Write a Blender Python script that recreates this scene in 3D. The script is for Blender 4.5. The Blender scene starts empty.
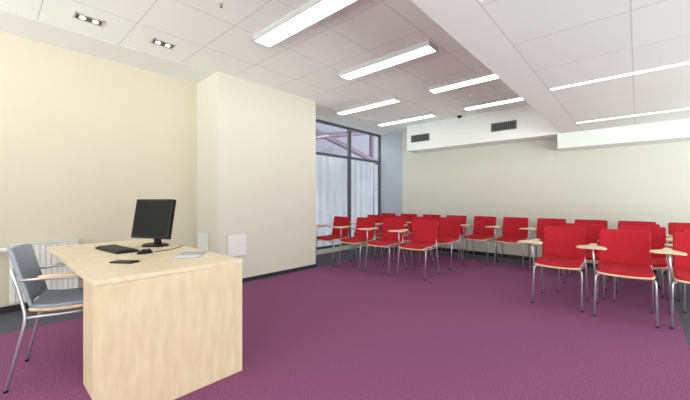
import bpy, bmesh, math
from mathutils import Vector, Matrix
C = bpy.context.scene.collection
def S(c):
    return tuple(((v/255)/12.92 if v/255<=0.04045 else ((v/255+0.055)/1.055)**2.4) for v in c)+(1,)
# ---------------------------------------------------------------- materials
def mat(name, rgb, rough=0.6, metal=0.0, var=0.04, scale=8, bump=0.0, bscale=200, emit=None, estr=0, spec=0.5, stretch=(1,1,1), dark=None):
    m = bpy.data.materials.new(name); m.use_nodes=True
    nt=m.node_tree; b=nt.nodes['Principled BSDF']
    b.inputs['Roughness'].default_value=rough; b.inputs['Metallic'].default_value=metal
    b.inputs['Specular IOR Level'].default_value=spec
    tc=nt.nodes.new('ShaderNodeTexCoord'); mp=nt.nodes.new('ShaderNodeMapping'); mp.inputs['Scale'].default_value=stretch
    nt.links.new(tc.outputs['Object'],mp.inputs['Vector'])
    n=nt.nodes.new('ShaderNodeTexNoise'); n.inputs['Scale'].default_value=scale; n.inputs['Detail'].default_value=4
    nt.links.new(mp.outputs[0],n.inputs['Vector'])
    r=nt.nodes.new('ShaderNodeValToRGB'); c=S(rgb)
    d = S(dark) if dark else tuple(x*(1-var*2) for x in c[:3])+(1,)
    r.color_ramp.elements[0].color=d; r.color_ramp.elements[1].color=c
    r.color_ramp.elements[0].position=0.3; r.color_ramp.elements[1].position=0.7
    nt.links.new(n.outputs['Fac'],r.inputs['Fac']); nt.links.new(r.outputs['Color'],b.inputs['Base Color'])
    if bump:
        n2=nt.nodes.new('ShaderNodeTexNoise'); n2.inputs['Scale'].default_value=bscale
        nt.links.new(tc.outputs['Object'],n2.inputs['Vector'])
        bp=nt.nodes.new('ShaderNodeBump'); bp.inputs['Strength'].default_value=bump; bp.inputs['Distance'].default_value=0.003
        nt.links.new(n2.outputs['Fac'],bp.inputs['Height']); nt.links.new(bp.outputs['Normal'],b.inputs['Normal'])
    if emit:
        b.inputs['Emission Color'].default_value=S(emit); b.inputs['Emission Strength'].default_value=estr
    return m
M={}
M['wall_warm']=mat('cream_wall_paint',(210,201,180),0.85,var=0.01,scale=2,bump=0.1)
M['wall_green']=mat('pale_wall_paint',(219,215,201),0.85,var=0.01,scale=2,bump=0.1)
M['wall_far']=mat('pale_cream_wall_paint',(218,218,206),0.85,var=0.01,scale=2,bump=0.1)
M['wall_blue_shade']=mat('blue_grey_wall_shade',(188,195,204),0.85,var=0.01,scale=2,bump=0.1)
M['plaster']=mat('white_plaster',(236,239,236),0.9,var=0.003,scale=3)
M['base']=mat('dark_baseboard',(42,36,44),0.5)
M['frame']=mat('grey_window_frame',(84,86,94),0.4)
M['white']=mat('white_lacquer',(230,229,224),0.4,var=0.01)
M['radshade']=mat('radiator_groove_shade',(218,217,212),0.6,var=0.01)  # greyer than the ribs: groove shade put into the colour
M['panelframe']=mat('panel_frame_grey',(196,196,192),0.5,var=0.01)
M['whiteplastic']=mat('grille_grey',(200,200,200),0.5)
M['ventgrey']=mat('vent_slat_grey',(120,122,126),0.5)
M['darkgrille']=mat('dark_grille',(40,42,46),0.6)
M['chrome']=mat('chrome_tube',(205,205,210),0.3,0.75,var=0.02)
M['red']=mat('red_upholstery',(192,32,48),0.85,var=0.10,scale=60,bump=0.4,bscale=500,spec=0.3)
M['grey']=mat('grey_upholstery',(160,168,180),0.85,var=0.06,scale=60,bump=0.3,bscale=500,spec=0.2)
M['ply']=mat('beech_plywood',(232,202,160),0.45,var=0.06,scale=6,stretch=(1,8,8))
M['tablet']=mat('maple_tablet',(230,208,172),0.4,var=0.04,scale=6,stretch=(8,1,1))
M['birch']=mat('birch_veneer',(222,203,171),0.5,scale=6,stretch=(4,4,1.0),dark=(210,188,154),spec=0.35)
M['birchtop']=mat('birch_desktop',(222,207,180),0.4,scale=6,stretch=(1,4,4),dark=(214,197,167),spec=0.4)
M['black']=mat('black_plastic',(14,14,16),0.45,var=0.02,spec=.3)
M['screen']=mat('black_screen',(7,8,10),0.35,var=0.01,spec=0.15)
M['key']=mat('dark_keys',(36,36,38),0.5)
M['paper']=mat('paper_sheet',(214,216,218),0.7,var=0.01)
M['slate']=mat('blue_grey_folder',(150,160,166),0.3)
M['wallpanel']=mat('access_panel',(234,233,229),0.5,var=0.005)
M['spot']=mat('spotlight_recess',(60,55,52),0.4)
M['lens']=mat('lamp_lens',(250,240,220),0.3,emit=(255,240,215),estr=3)
M['diff']=mat('led_diffuser',(255,255,255),0.5,emit=(255,250,243),estr=5.2)
M['slot']=mat('linear_led',(255,255,255),0.5,emit=(255,250,246),estr=4.5)
M['brass']=mat('brass',(180,140,70),0.3,1.0)
M['steel']=mat('violet_steel',(84,64,82),0.5)
M['facade']=mat('grey_violet_facade',(108,106,120),0.8)
M['pave']=mat('pavement',(150,150,155),0.9)
g=bpy.data.materials.new('window_glass'); g.use_nodes=True; nt=g.node_tree
for n in list(nt.nodes): nt.nodes.remove(n)
o=nt.nodes.new('ShaderNodeOutputMaterial'); mx=nt.nodes.new('ShaderNodeMixShader'); t=nt.nodes.new('ShaderNodeBsdfTransparent'); gl=nt.nodes.new('ShaderNodeBsdfGlossy')
t.inputs[0].default_value=(.90,.91,.92,1)
gl.inputs['Roughness'].default_value=0.02; mx.inputs[0].default_value=0.05
nt.links.new(t.outputs[0],mx.inputs[1]); nt.links.new(gl.outputs[0],mx.inputs[2]); nt.links.new(mx.outputs[0],o.inputs[0])
M['glass']=g
g=bpy.data.materials.new('translucent_blind'); g.use_nodes=True; nt=g.node_tree
for n in list(nt.nodes): nt.nodes.remove(n)
o=nt.nodes.new('ShaderNodeOutputMaterial'); mx=nt.nodes.new('ShaderNodeMixShader'); t=nt.nodes.new('ShaderNodeBsdfTranslucent'); gl=nt.nodes.new('ShaderNodeBsdfDiffuse')
wv=nt.nodes.new('ShaderNodeTexNoise'); wv.inputs['Scale'].default_value=2
rp=nt.nodes.new('ShaderNodeValToRGB'); rp.color_ramp.elements[0].color=S((206,208,214)); rp.color_ramp.elements[1].color=S((242,244,248))
rp.color_ramp.elements[0].position=.35; rp.color_ramp.elements[1].position=.65
nt.links.new(wv.outputs['Fac'],rp.inputs['Fac']); nt.links.new(rp.outputs[0],t.inputs[0]); nt.links.new(rp.outputs[0],gl.inputs[0])
mx.inputs[0].default_value=0.38
nt.links.new(t.outputs[0],mx.inputs[1]); nt.links.new(gl.outputs[0],mx.inputs[2]); nt.links.new(mx.outputs[0],o.inputs[0])
M['blind']=g
def carpet():
    m=bpy.data.materials.new('carpet'); m.use_nodes=True; nt=m.node_tree; b=nt.nodes['Principled BSDF']
    b.inputs['Roughness'].default_value=0.8; b.inputs['Specular IOR Level'].default_value=0.15
    tc=nt.nodes.new('ShaderNodeTexCoord')
    def ramp(c0,c1,fac,p0=0.35,p1=0.65):
        r=nt.nodes.new('ShaderNodeValToRGB'); r.color_ramp.elements[0].color=S(c0); r.color_ramp.elements[1].color=S(c1)
        r.color_ramp.elements[0].position=p0; r.color_ramp.elements[1].position=p1; nt.links.new(fac,r.inputs['Fac']); return r
    n=nt.nodes.new('ShaderNodeTexNoise'); n.inputs['Scale'].default_value=125; n.inputs['Detail'].default_value=3; n.inputs['Roughness'].default_value=0.9
    nt.links.new(tc.outputs['Object'],n.inputs['Vector'])
    pr=ramp((66,30,57),(174,106,148),n.outputs['Fac'],.34,.68); gr=ramp((52,52,60),(112,112,120),n.outputs['Fac'])
    sx=nt.nodes.new('ShaderNodeSeparateXYZ'); nt.links.new(tc.outputs['Object'],sx.inputs[0])
    def math_(op,a,v):
        k=nt.nodes.new('ShaderNodeMath'); k.operation=op
        nt.links.new(a,k.inputs[0])
        if isinstance(v,(int,float)): k.inputs[1].default_value=v
        else: nt.links.new(v,k.inputs[1])
        return k.outputs[0]
    a=math_('LESS_THAN',sx.outputs['X'],-4.05); c=math_('GREATER_THAN',sx.outputs['X'],0.30); d=math_('GREATER_THAN',sx.outputs['Y'],6.35)
    k=math_('MAXIMUM',math_('MAXIMUM',a,c),d)
    mx=nt.nodes.new('ShaderNodeMix'); mx.data_type='RGBA'
    nt.links.new(k,mx.inputs[0]); nt.links.new(pr.outputs[0],mx.inputs[6]); nt.links.new(gr.outputs[0],mx.inputs[7])
    nt.links.new(mx.outputs[2],b.inputs['Base Color'])
    return m
M['carpet']=carpet()
def tiles(name,w,h,ox,oy,rgb,line):
    m=bpy.data.materials.new(name); m.use_nodes=True; nt=m.node_tree; b=nt.nodes['Principled BSDF']
    b.inputs['Roughness'].default_value=0.9; b.inputs['Specular IOR Level'].default_value=0.2
    tc=nt.nodes.new('ShaderNodeTexCoord'); mp=nt.nodes.new('ShaderNodeMapping'); mp.inputs['Location'].default_value=(-ox,-oy,0)
    nt.links.new(tc.outputs['Object'],mp.inputs[0])
    br=nt.nodes.new('ShaderNodeTexBrick'); br.offset=0; br.inputs['Scale'].default_value=1
    br.inputs['Brick Width'].default_value=w; br.inputs['Row Height'].default_value=h; br.inputs['Mortar Size'].default_value=0.004
    br.inputs['Mortar Smooth'].default_value=0.1
    br.inputs['Color1'].default_value=S(rgb); br.inputs['Color2'].default_value=S(tuple(x-2 for x in rgb)); br.inputs['Mortar'].default_value=S(line)
    nt.links.new(mp.outputs[0],br.inputs[0]); nt.links.new(br.outputs['Color'],b.inputs['Base Color'])
    n=nt.nodes.new('ShaderNodeTexNoise'); n.inputs['Scale'].default_value=150; nt.links.new(tc.outputs['Object'],n.inputs['Vector'])
    bp=nt.nodes.new('ShaderNodeBump'); bp.inputs['Strength'].default_value=0.15; bp.inputs['Distance'].default_value=0.002
    nt.links.new(n.outputs['Fac'],bp.inputs['Height']); nt.links.new(bp.outputs[0],b.inputs['Normal'])
    return m
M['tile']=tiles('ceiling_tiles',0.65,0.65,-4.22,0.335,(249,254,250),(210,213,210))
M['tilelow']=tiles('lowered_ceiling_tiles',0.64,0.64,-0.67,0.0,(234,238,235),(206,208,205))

# ---------------------------------------------------------------- mesh helpers
def finish(bm,name,m,parent=None,loc=(0,0,0),smooth=False):
    bmesh.ops.recalc_face_normals(bm,faces=bm.faces[:])
    me=bpy.data.meshes.new(name); bm.to_mesh(me); bm.free()
    if smooth:
        for p in me.polygons: p.use_smooth=True
    ob=bpy.data.objects.new(name,me); C.objects.link(ob); me.materials.append(M[m]); ob.location=loc
    if parent: ob.parent=parent
    return ob
def addbox(bm,x0,x1,y0,y1,z0,z1,bev=0):
    r=bmesh.ops.create_cube(bm,size=1)
    vs=r['verts']
    for v in vs: v.co=Vector(((x0+x1)/2+v.co.x*(x1-x0),(y0+y1)/2+v.co.y*(y1-y0),(z0+z1)/2+v.co.z*(z1-z0)))
    if bev:
        es=list({e for v in vs for e in v.link_edges})
        bmesh.ops.bevel(bm,geom=es,offset=bev,segments=2,profile=0.5,affect='EDGES')
def box(name,m,x0,x1,y0,y1,z0,z1,parent=None,bev=0,origin=None):
    bm=bmesh.new(); o=origin or (0,0,0)
    addbox(bm,x0-o[0],x1-o[0],y0-o[1],y1-o[1],z0-o[2],z1-o[2],bev)
    return finish(bm,name,m,parent,o)
def fillet(pts,r,n=5):
    pts=[Vector(p) for p in pts]; out=[pts[0]]
    for i in range(1,len(pts)-1):
        a,b,c=pts[i-1],pts[i],pts[i+1]
        d1=(a-b);d2=(c-b); l=min(r,d1.length*.45,d2.length*.45)
        p=b+d1.normalized()*l;q=b+d2.normalized()*l
        for k in range(n+1):
            t=k/n; out.append(p*(1-t)**2+b*2*t*(1-t)+q*t*t)
    out.append(pts[-1]); return out
def addtube(bm,pts,rad,seg=10,r=0.05):
    pts=fillet(pts,r) if len(pts)>2 else [Vector(p) for p in pts]
    t0=(pts[1]-pts[0]).normalized(); up=Vector((0,0,1)) if abs(t0.z)<.9 else Vector((1,0,0))
    nrm=t0.cross(up).normalized(); rings=[]
    for i,p in enumerate(pts):
        t=(pts[min(i+1,len(pts)-1)]-pts[max(i-1,0)]).normalized()
        nrm=(nrm-t*nrm.dot(t)).normalized(); bn=t.cross(nrm)
        rings.append([bm.verts.new(p+(nrm*math.cos(2*math.pi*k/seg)+bn*math.sin(2*math.pi*k/seg))*rad) for k in range(seg)])
    for i in range(len(rings)-1):
        for k in range(seg):
            bm.faces.new((rings[i][k],rings[i][(k+1)%seg],rings[i+1][(k+1)%seg],rings[i+1][k]))
    bm.faces.new(rings[0]); bm.faces.new(rings[-1][::-1])
def tube(name,m,pts,rad,parent=None,r=0.05,seg=10):
    bm=bmesh.new(); addtube(bm,pts,rad,seg,r); return finish(bm,name,m,parent,smooth=True)
def cyl(bm,c,r,h,seg=20,axis='Z'):
    mt=Matrix.Translation(c)
    if axis=='X': mt=mt@Matrix.Rotation(math.pi/2,4,'Y')
    if axis=='Y': mt=mt@Matrix.Rotation(math.pi/2,4,'X')
    bmesh.ops.create_cone(bm,cap_ends=True,segments=seg,radius1=r,radius2=r,depth=h,matrix=mt)
def pad(name,m,w,h,t,rc,fn,parent=None,nx=16,ny=14,edge=0.04):
    """soft rounded-rect cushion; fn maps (s along w, q along h, n thickness) -> point"""
    bm=bmesh.new(); hw,hh=w/2,h/2
    def rr(x,y):
        ax,ay=abs(x)-(hw-rc),abs(y)-(hh-rc)
        if ax>0 and ay>0:
            l=math.hypot(ax,ay); k=max(ax,ay)/l
            x=math.copysign(hw-rc+ax*k,x); y=math.copysign(hh-rc+ay*k,y)
        return x,y
    def coord(i,n,hw):
        s=-1+2*i/n; return hw*math.sin(s*math.pi/2)
    fr=[];bk=[]
    for j in range(ny+1):
        rf=[];rb=[]
        for i in range(nx+1):
            x0,y0=coord(i,nx,hw),coord(j,ny,hh); x,y=rr(x0,y0)
            dd=min(hw-abs(x0),hh-abs(y0)); f=min(1,dd/edge); th=t/2*math.sqrt(max(0,1-(1-f)**2))
            border=i in(0,nx) or j in(0,ny)
            v=bm.verts.new(fn(x,y,th if not border else 0)); rf.append(v)
            rb.append(v if border else bm.verts.new(fn(x,y,-th)))
        fr.append(rf);bk.append(rb)
    for j in range(ny):
        for i in range(nx):
            bm.faces.new((fr[j][i],fr[j][i+1],fr[j+1][i+1],fr[j+1][i]))
            q=(bk[j][i],bk[j+1][i],bk[j+1][i+1],bk[j][i+1])
            try: bm.faces.new(q)
            except ValueError: pass
    return finish(bm,name,m,parent,smooth=True)
def prism(name,m,outline,z0,z1,parent=None,bev=0.003):
    bm=bmesh.new(); vs=[bm.verts.new((x,y,z0)) for x,y in outline]; f=bm.faces.new(vs)
    r=bmesh.ops.extrude_face_region(bm,geom=[f]); 
    for v in [g for g in r['geom'] if isinstance(g,bmesh.types.BMVert)]: v.co.z=z1
    if bev:
        es=[e for e in bm.edges if abs(e.verts[0].co.z-e.verts[1].co.z)<1e-6]
        bmesh.ops.bevel(bm,geom=es,offset=bev,segments=2,profile=0.5,affect='EDGES')
    return finish(bm,name,m,parent)
def rrect(x0,x1,y0,y1,r,n=5):
    out=[]
    for cx,cy,a in ((x1-r,y1-r,0),(x0+r,y1-r,90),(x0+r,y0+r,180),(x1-r,y0+r,270)):
        for k in range(n+1):
            t=math.radians(a+90*k/n); out.append((cx+r*math.cos(t),cy+r*math.sin(t)))
    return out
def empty(name,loc,rz,label,cat,group=None):
    e=bpy.data.objects.new(name,None); e.empty_display_size=0.1; C.objects.link(e); e.location=loc; e.rotation_euler=(0,0,rz)
    tag(e,label,cat,group); return e
def tag(o,label,cat,group=None):
    o['label']=label;o['category']=cat
    if group:o['group']=group
def st(o): o['kind']='structure'; return o
def clone(src,loc,rz=0,label=None):
    n=src.copy(); C.objects.link(n); n.location=loc; n.rotation_euler=(0,0,rz)
    if label: n['label']=label
    for ch in list(src.children):
        c=ch.copy(); C.objects.link(c); c.parent=n
        for g2 in list(ch.children):
            k=g2.copy(); C.objects.link(k); k.parent=c
    return n

H=2.85; ZL=2.27; YW=6.96; YS=6.5; XR=3.5; YB=-3.0; XB=-0.945
# ---------------------------------------------------------------- structure
st(box('floor','carpet',-5.2,XR,YB,YW+.1,-0.1,0))
st(box('ceiling','tile',-5.2,XB,YB,YW+.1,H,H+.1))
st(box('trim_1','plaster',-4.77,-4.22,YB,YW,H-.004,H-0.0005))
st(box('wall_left','wall_warm',-4.92,-4.77,YB,2.07,0,H))
st(box('wall_back_unseen','wall_warm',-4.92,XR,YB-.12,YB,0,.8))  # unseen, cut low so world light passes over it to the ceiling
bm=bmesh.new(); addbox(bm,-5.0,-4.12,2.07,3.82,0,H); st(finish(bm,'wall_pier','wall_green'))
st(box('wall_recess','wall_warm',-5.1,-5.0,3.82,4.25,0,H))
st(box('wall_far','wall_far',-5.1,XR,YW,YW+.12,0,H))
st(box('wall_far_shade_strip','wall_blue_shade',-5.0,-4.35,YW-.006,YW,0,H))  # bluish shade on the far wall, put into this strip's colour
st(box('ceiling_lowered','tilelow',XB+.27,XR,YB,YS,ZL,ZL+.1))
st(box('trim_2','plaster',XB,XB+.27,YB,YS,ZL,H))
st(box('trim_3','plaster',-3.94,XB,YS,YW,ZL,H))
st(box('trim_4','plaster',-1.01,XR,YS,YW,2.02,ZL))
st(box('trim_5','plaster',XB,XR,YS,YW,ZL,H))
st(box('baseboard_left','base',-4.77,-4.755,YB,2.07,0,.07))
st(box('baseboard_pier','base',-4.12,-4.105,2.055,3.835,0,.05))
st(box('baseboard_pier_side','base',-4.755,-4.105,2.055,2.07,0,.05))
st(box('baseboard_far','base',-5.0,XR,YW-.018,YW,0,.07))
st(box('wall_window_base','wall_far',-5.1,-5.0,4.25,YW,0,.10))
win=bpy.data.objects.new('window_1',None); C.objects.link(win); st(win); win.location=(-5.05,5.6,0)
bm=bmesh.new(); ox,oy=-5.05,5.6
def wb(y0,y1,z0,z1,x0=-5.06,x1=-5.01): addbox(bm,x0-ox,x1-ox,y0-oy,y1-oy,z0,z1)
wb(4.25,YW,H-.05,H); wb(4.25,YW,.10,.15); wb(4.25,4.30,.15,H-.05); wb(YW-.05,YW,.15,H-.05); wb(5.70,5.78,.15,H-.05)
wb(4.30,5.70,2.115,2.165); wb(5.78,YW-.05,2.115,2.165)
f=finish(bm,'window_frame','frame',win)
bm=bmesh.new(); addbox(bm,-.003,.003,4.30-oy,5.70-oy,.15,2.115);addbox(bm,-.003,.003,5.78-oy,YW-.05-oy,.15,2.115)
addbox(bm,-.003,.003,4.30-oy,5.70-oy,2.165,H-.05);addbox(bm,-.003,.003,5.78-oy,YW-.05-oy,2.165,H-.05)
finish(bm,'window_glass','glass',win)
bm=bmesh.new()
y=4.3; i=0
while y<6.9:
    dx=.0015 if i%2 else -.0015; i+=1
    vs=[(-5.20+dx,y-.0551,-.05),(-5.20+dx,y+.0551,-.05)]
    p=[bm.verts.new(v) for v in vs]; q=[bm.verts.new((v[0],v[1],2.13)) for v in vs]
    bm.faces.new((p[0],p[1],q[1],q[0])); y+=.11
bl=finish(bm,'vertical_blind','blind'); tag(bl,'white vertical slat blind behind the lower window panes','blind')
st(box('floor_outside','pave',-20,-5.25,-5,20,-.2,-.05))
bm=bmesh.new(); addbox(bm,-16,-15,-2,26,-.05,9)
st(finish(bm,'wall_outside','facade'))
bm=bmesh.new()
for pts in ([(-8,2,4.6),(-8,16,1.6)],[(-8,2,2.2),(-8,16,5.0)],[(-8,2,3.9),(-8,16,3.9)],[(-8,7.2,0),(-8,7.2,6)],[(-8,10.5,0),(-8,10.5,6)],[(-8,4.5,6),(-8,9.5,0)]):
    addtube(bm,pts,.10,8)
tr=finish(bm,'steel_truss','steel',smooth=True); tag(tr,'violet steel truss structure outside the window','steel structure')

def vent(x):
    e=empty('ventilation_grille',(x,YS,2.53),0,'rectangular air vent grille with dark slats on the soffit','air vent','soffit air vents')
    bm=bmesh.new(); w,h=.225,.08
    addbox(bm,-w,w,-.015,0,h-.015,h);addbox(bm,-w,w,-.015,0,-h,-h+.015);addbox(bm,-w,-w+.015,-.015,0,-h,h);addbox(bm,w-.015,w,-.015,0,-h,h)
    finish(bm,'grille_frame','ventgrey',e)
    box('grille_back','darkgrille',-w+.01,w-.01,-.004,0,-h+.01,h-.01,e)
    bm=bmesh.new()
    for i in range(13):
        xx=-w+.03+i*(2*w-.06)/12; addbox(bm,xx-.003,xx+.003,-.012,-.003,-h+.015,h-.015)
    finish(bm,'grille_slats','ventgrey',e)
vent(-3.60); vent(-1.86)
lum=empty('ceiling_luminaire',(-2.31,1.97,H),0,'long rectangular white LED ceiling luminaire, switched on','ceiling light','LED luminaires on the tiled ceiling')
bm=bmesh.new(); L,W=.66,.105
addbox(bm,-L,L,-W,-W+.012,-.05,0);addbox(bm,-L,L,W-.012,W,-.05,0);addbox(bm,-L,-L+.012,-W,W,-.05,0);addbox(bm,L-.012,L,-W,W,-.05,0)
finish(bm,'luminaire_housing','whiteplastic',lum)
box('luminaire_diffuser','diff',-L+.012,L-.012,-W+.012,W-.012,-.044,-.01,lum)
for p in ((-2.31,3.27),(-3.61,4.58),(-1.69,4.58),(-3.61,5.88),(-1.69,5.88),(-2.31,.66),(-2.31,-.64),(-2.31,-1.94)):
    clone(lum,(p[0],p[1],H))
for y in (-1.92,0,1.84,3.84,5.76):
    o=box('linear_light','slot',XB+.29,XR-.05,y-.017,y+.017,ZL-.006,ZL+.004,origin=(.9,y,ZL))
    tag(o,'thin white linear LED strip set in the lowered ceiling','ceiling light','linear LED strips in the lowered ceiling')
for y in (.66,1.30):
    e=empty('recessed_spotlight',(-3.83,y,H),math.radians(0),'square recessed twin spotlight in a ceiling tile','spotlight','recessed twin spotlights')
    bm=bmesh.new(); a=.11;b=.065
    addbox(bm,-b,b,-a,-a+.012,-.008,0);addbox(bm,-b,b,a-.012,a,-.008,0);addbox(bm,-b,-b+.012,-a,a,-.008,0);addbox(bm,b-.012,b,-a,a,-.008,0)
    finish(bm,'spotlight_frame','whiteplastic',e)
    box('spotlight_housing','spot',-b+.01,b-.01,-a+.01,a-.01,-.004,0,e)
    for s in (-.048,.048):
        bm=bmesh.new(); cyl(bm,(0,s,-.008),.024,.01); finish(bm,'spotlight_lamp','lens',e,smooth=False)
e=empty('dome_camera',(-2.62,6.30,H),0,'small dark dome security camera on the ceiling','security camera')
bm=bmesh.new(); cyl(bm,(0,0,-.015),.055,.03); finish(bm,'camera_base','white',e)
bm=bmesh.new(); bmesh.ops.create_uvsphere(bm,u_segments=20,v_segments=12,radius=.045,matrix=Matrix.Translation((0,0,-.035))); finish(bm,'camera_dome','black',e,smooth=True)
e=empty('smoke_detector',(-2.0,5.25,H),0,'round white smoke detector on the ceiling','smoke detector')
bm=bmesh.new(); cyl(bm,(0,0,-.01),.05,.02); finish(bm,'detector_base','white',e)
bm=bmesh.new(); bmesh.ops.create_cone(bm,cap_ends=True,segments=20,radius1=.025,radius2=.042,depth=.025,matrix=Matrix.Translation((0,0,-.03))); finish(bm,'detector_cap','white',e)
e=empty('sprinkler_head',(-2.67,1.37,H),0,'small brass sprinkler head on the ceiling','sprinkler')
bm=bmesh.new(); cyl(bm,(0,0,-.003),.020,.006); finish(bm,'sprinkler_rosette','white',e)
bm=bmesh.new(); cyl(bm,(0,0,-.02),.006,.03,10); cyl(bm,(0,0,-.035),.013,.003,12); finish(bm,'sprinkler_nozzle','brass',e)

def accesspanel(name,loc,rz,w,h,label):
    e=empty(name,loc,rz,label,'wall panel')
    bm=bmesh.new(); addbox(bm,-w/2,w/2,-.012,0,-h/2,h/2,.003); finish(bm,'panel_frame','panelframe',e)
    bm=bmesh.new(); addbox(bm,-w/2+.010,w/2-.010,-.016,-.012,-h/2+.010,h/2-.010,.002); finish(bm,'panel_door','wallpanel',e)
    bm=bmesh.new(); cyl(bm,(w/2-.045,-.017,0),.008,.006,12,'Y'); finish(bm,'panel_lock','chrome',e)
accesspanel('access_panel',(-4.12,2.34,.53),math.radians(90),.30,.32,'white square access panel low on the pier wall')
accesspanel('access_panel',(-4.53,2.07,.57),0,.34,.26,'small white access panel on the pier side near the desk')
rad=empty('radiator',(-4.765,.44,.10),0,'white flat panel radiator mounted under the cream wall beside the desk','radiator')
bm=bmesh.new(); addbox(bm,.09,.10,-.27,.27,0,.60,.002)
finish(bm,'radiator_front','radshade',rad)
bm=bmesh.new()
for i in range(12):
    yy=-.265+i*.0446; addbox(bm,.099,.112,yy,yy+.038,.015,.585,.006)
finish(bm,'radiator_ribs','white',rad)
box('radiator_back','white',.035,.05,-.27,.27,.0,.60,rad)
bm=bmesh.new()
for i in range(17): 
    yy=-.25+i*.03; addbox(bm,.05,.09,yy,yy+.006,.04,.585)
finish(bm,'radiator_fins','white',rad)
bm=bmesh.new(); addbox(bm,.03,.118,-.275,.275,.595,.605,.003); finish(bm,'radiator_top_grille','white',rad)
box('radiator_bracket','white',0,.036,-.20,-.16,.1,.5,rad); box('radiator_bracket','white',0,.036,.16,.20,.1,.5,rad)
bm=bmesh.new(); cyl(bm,(.07,-.33,.55),.024,.09,14,'Y'); finish(bm,'radiator_valve','white',rad)
tube('radiator_pipe','white',[(.07,-.27,.55),(.07,-.37,.55),(.03,-.39,.55),(.03,-1.6,.55)],.010,rad)

# ---------------------------------------------------------------- desk
dx0,dx1,dy0,dy1=-3.72,-1.98,.355,1.17
desk=empty('desk',((dx0+dx1)/2,(dy0+dy1)/2,0),0,'light birch office desk with closed end panel and pedestal','desk')
cx,cy=desk.location.x,desk.location.y
def db(name,m,x0,x1,y0,y1,z0,z1,b=.002): 
    bm=bmesh.new(); addbox(bm,x0-cx,x1-cx,y0-cy,y1-cy,z0,z1,b); return finish(bm,name,m,desk)
db('desktop','birchtop',dx0,dx1,dy0,dy1,.725,.752,.003)
db('end_panel','birch',dx1-.028,dx1-.003,dy0+.003,dy1-.003,0,.7245)
db('end_panel','birch',dx0+.01,dx0+.035,dy0+.40,dy1-.01,0,.725)
db('modesty_panel','birch',dx0+.035,dx1-.03,dy1-.06,dy1-.035,.02,.725)
ped=db('pedestal_cabinet','birch',dx1-.60,dx1-.032,dy0+.060,dy1-.065,0,.720)
    
# ---------------------------------------------------------------- things on desk
T=.752
mon=empty('computer_monitor',(-3.11,.98,T),math.radians(24),'black flat screen monitor on a stand, switched off','monitor')
bm=bmesh.new(); 
bmesh.ops.create_cone(bm,cap_ends=True,segments=32,radius1=.12,radius2=.105,depth=.018,matrix=Matrix.Translation((0,.02,.009))@Matrix.Diagonal((1,.8,1,1))); finish(bm,'monitor_base','black',mon)
bm=bmesh.new(); addbox(bm,-.035,.035,.03,.055,.016,.20,.008); finish(bm,'monitor_neck','black',mon)
bm=bmesh.new(); addbox(bm,-.205,.205,-.02,.02,-.17,.17,.006); addbox(bm,-.13,.13,.015,.045,-.11,.11,.012)
hs=finish(bm,'monitor_housing','black',mon); hs.location=(0,0,.235); hs.rotation_euler=(math.radians(-10),0,0)
bm=bmesh.new(); addbox(bm,-.19,.19,-.0215,-.0195,-.148,.155); sc=finish(bm,'monitor_screen','screen',mon); sc.location=hs.location; sc.rotation_euler=hs.rotation_euler
kb=empty('keyboard',(-3.06,.70,T),math.radians(6),'black computer keyboard lying on the desk','keyboard')
bm=bmesh.new(); addbox(bm,-.22,.22,-.075,.075,0,.018,.004); finish(bm,'keyboard_body','black',kb)
bm=bmesh.new()
for r in range(5):
    for c in range(20):
        if r==0 and 4<=c<=9: 
            if c==4: addbox(bm,-.205+4*.0205,-.205+10*.0205-.003,-.06+r*.024,-.06+r*.024+.02,.018,.025)
            continue
        x=-.205+c*.0205; yy=-.06+r*.024; addbox(bm,x,x+.0175,yy,yy+.02,.018,.025)
ks=finish(bm,'keys','key',kb); ks['kind']='stuff'
ms=empty('computer_mouse',(-2.72,.80,T),math.radians(5),'black computer mouse beside the keyboard','mouse')
bm=bmesh.new(); bmesh.ops.create_uvsphere(bm,u_segments=20,v_segments=12,radius=1,matrix=Matrix.Diagonal((.031,.055,.034,1)))
bmesh.ops.bisect_plane(bm,geom=bm.verts[:]+bm.edges[:]+bm.faces[:],plane_co=(0,0,0.0),plane_no=(0,0,-1),clear_outer=True)
finish(bm,'mouse_body','black',ms,smooth=True)
bm=bmesh.new(); cyl(bm,(0,.03,.027),.008,.006,14,'X'); finish(bm,'mouse_wheel','key',ms)
ph=empty('smartphone',(-2.43,.60,T),math.radians(-55),'black smartphone lying flat near the desk edge','phone')
prism('phone_body','black',rrect(-.04,.04,-.078,.078,.012),0,.009,ph)
prism('phone_screen','screen',rrect(-.036,.036,-.066,.066,.004),.009,.0096,ph,bev=0)
bk=empty('document_folder',(-2.42,1.01,T),math.radians(-38),'blue-grey folder lying flat with a sheet of paper','folder')
prism('folder_cover','slate',rrect(-.15,.15,-.09,.09,.006),0,.0015,bk,bev=0)
prism('folder_sheet','paper',rrect(.02,.14,-.08,.08,.002),.0015,.002,bk,bev=0)
cb=tube('mouse_cable','black',[(-2.93,1.155,T+.004),(-2.86,1.10,T+.004),(-2.76,1.0,T+.004),(-2.725,.87,T+.006)],.003,None)
tag(cb,'thin black mouse cable lying on the desk','cable')

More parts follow.
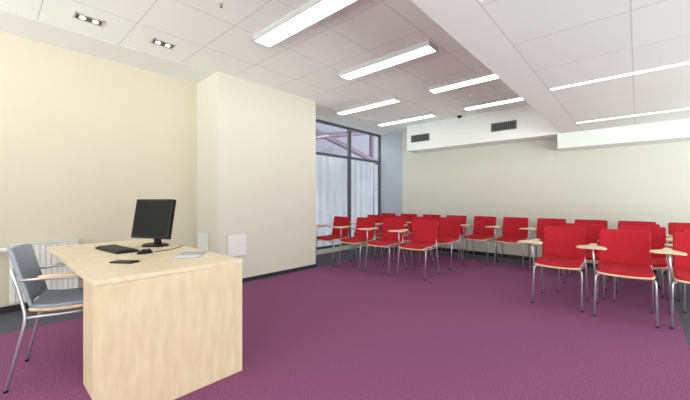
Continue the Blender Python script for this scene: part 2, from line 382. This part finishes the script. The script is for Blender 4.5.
# ---------------------------------------------------------------- chairs (front toward -Y)
def chair(name,loc,rz,col,label,group,desk_arms=False):
    e=empty(name,loc,rz,label,'chair',group)
    def seatfn(off,t):
        def f(s,q,n):
            z=.452+off+n+.012*(s/.22)**2-(.015*max(0,(-q-.12)/.1)**2)+.015*max(0,(q-.1)/.1)
            return Vector((s,q-.02,z))
        return f
    pad('seat_shell','ply',.460,.442,.020,.03,seatfn(-.016,0),e,nx=12,ny=12,edge=.004)
    pad('seat','%s'%col,.45,.432,.024,.03,seatfn(.0045,0),e,nx=12,ny=12,edge=.010)
    def backfn(off):
        def f(s,q,n):
            z=.655+q; y=.225+(q+.147)*(.27 if desk_arms else .20)-(.04 if desk_arms else .024)*(s/.22)**2+off+n
            return Vector((s,y,z))
        return f
    pad('backrest',col,.45,.36,.020,.018,backfn(0),e,edge=.007)
    r=.0098
    ry=.29
    k=.014 if desk_arms else 0
    for s in (-1,1):
        tube('leg','chrome',[(s*.242,-.24,0),(s*.235,-.19,.40),(s*.20,-.17,.415)],r,e)
        tube('leg','chrome',[(s*.242,ry,0),(s*.232,.20,.42),(s*.205,.236,.56),(s*.19,.262+k,.72)],r,e,r=.08)
    bm=bmesh.new()
    for s in (-1,1): addtube(bm,[(s*.20,-.17,.415),(s*.225,.0,.415),(s*.232,.20,.42)],.008,8)
    addtube(bm,[(-.20,-.17,.413),(.20,-.17,.413)],.008,8); addtube(bm,[(-.228,.14,.415),(.228,.14,.415)],.008,8)
    finish(bm,'seat_frame','chrome',e,smooth=True)
    if desk_arms:
        for s in (-1,1):
            tube('arm_support','chrome',[(s*.238,-.19,.36),(s*.262,-.17,.64),(s*.262,.12,.655),(s*.225,.235,.65)],r*.9,e,r=.03)
            prism('armrest','tablet',rrect(min(s*.27-.024,s*.27+.024),max(s*.27-.024,s*.27+.024),-.20,.14,.02),.658,.676,e)
    else:
        tube('tablet_support','chrome',[(-.236,-.19,.38),(-.262,-.16,.655),(-.262,.10,.655),(-.215,.235,.60)],r,e)
        out=[(-.40,-.26),(-.37,-.29),(-.17,-.29),(-.14,-.26),(-.15,-.16),(-.20,-.08),(-.23,.0),(-.235,.12),(-.25,.14),(-.28,.14),(-.295,.12),(-.305,0),(-.33,-.08),(-.39,-.16)]
        prism('writing_tablet','tablet',out,.667,.682,e)
    for sx,sy in ((-.242,-.24),(.242,-.24),(-.242,ry),(.242,ry)):
        bm=bmesh.new(); cyl(bm,(sx,sy,.006),.012,.012,12); finish(bm,'foot_cap','black',e)
    return e
LB='red upholstered chair with chrome legs and wooden writing tablet'
base=chair('conference_chair',(-.65,4.34,0),0,'red',LB,'red conference chairs with writing tablets')
base.scale=(.93,.97,1)
row1=[(-.10,4.28,2),(.46,4.34,-2),(-2.50,4.44,3),(-3.06,4.37,0),(-3.62,4.34,1),(-4.18,4.30,-1)]
row2=[(-.52,5.06,1),(.03,5.00,-1),(.58,5.02,0),(-2.50,5.33,2),(-3.05,5.30,0),(-3.60,5.32,1),(-4.15,5.32,0)]
rowx=[(.0,5.62,-1),(.55,5.62,0),(1.1,5.62,0)]
row3=[(x,6.2,r) for x,r in ((-4.42,0),(-3.86,1),(-3.3,0),(-2.74,2),(-2.19,-2),(-1.64,1),(-1.09,0),(-.55,1),(-.01,0),(.53,0))]
for rw in (row1,row2,rowx,row3):
    for x,y,a in rw: clone(base,(x,y,0),math.radians(a),LB)
dc=chair('desk_chair',(-2.95,.42,0),math.radians(180-15),'grey','grey upholstered chair with wooden armrests at the desk',None,True)
dc.scale=(.94,.98,1.01)

# ---------------------------------------------------------------- world: overcast sky; brighter tinted lower half added to light the ceiling
w=bpy.data.worlds.new('World'); bpy.context.scene.world=w; w.use_nodes=True
nt=w.node_tree; bg=nt.nodes['Background']
tc=nt.nodes.new('ShaderNodeTexCoord'); sp=nt.nodes.new('ShaderNodeSeparateXYZ'); rp=nt.nodes.new('ShaderNodeValToRGB')
mr=nt.nodes.new('ShaderNodeMapRange'); mr.inputs[1].default_value=-1; mr.inputs[2].default_value=1
nt.links.new(tc.outputs['Generated'],sp.inputs[0]); nt.links.new(sp.outputs['Z'],mr.inputs[0]); nt.links.new(mr.outputs[0],rp.inputs[0])
rp.color_ramp.elements[0].position=.42; rp.color_ramp.elements[0].color=(.94,1.0,.975,1)
rp.color_ramp.elements[1].position=.50; rp.color_ramp.elements[1].color=(.38,.405,.41,1)
nt.links.new(rp.outputs[0],bg.inputs[0]); bg.inputs[1].default_value=9.2
cam=bpy.data.cameras.new('camera'); co=bpy.data.objects.new('camera',cam); C.objects.link(co)
co.location=(0,0,1.15); co.rotation_euler=(math.pi/2,0,math.radians(42)); cam.sensor_width=36; cam.lens=325/690*36; cam.clip_start=.02
bpy.context.scene.camera=co
vs=bpy.context.scene.view_settings; vs.view_transform='Standard'; vs.look='None'; vs.exposure=-0.15
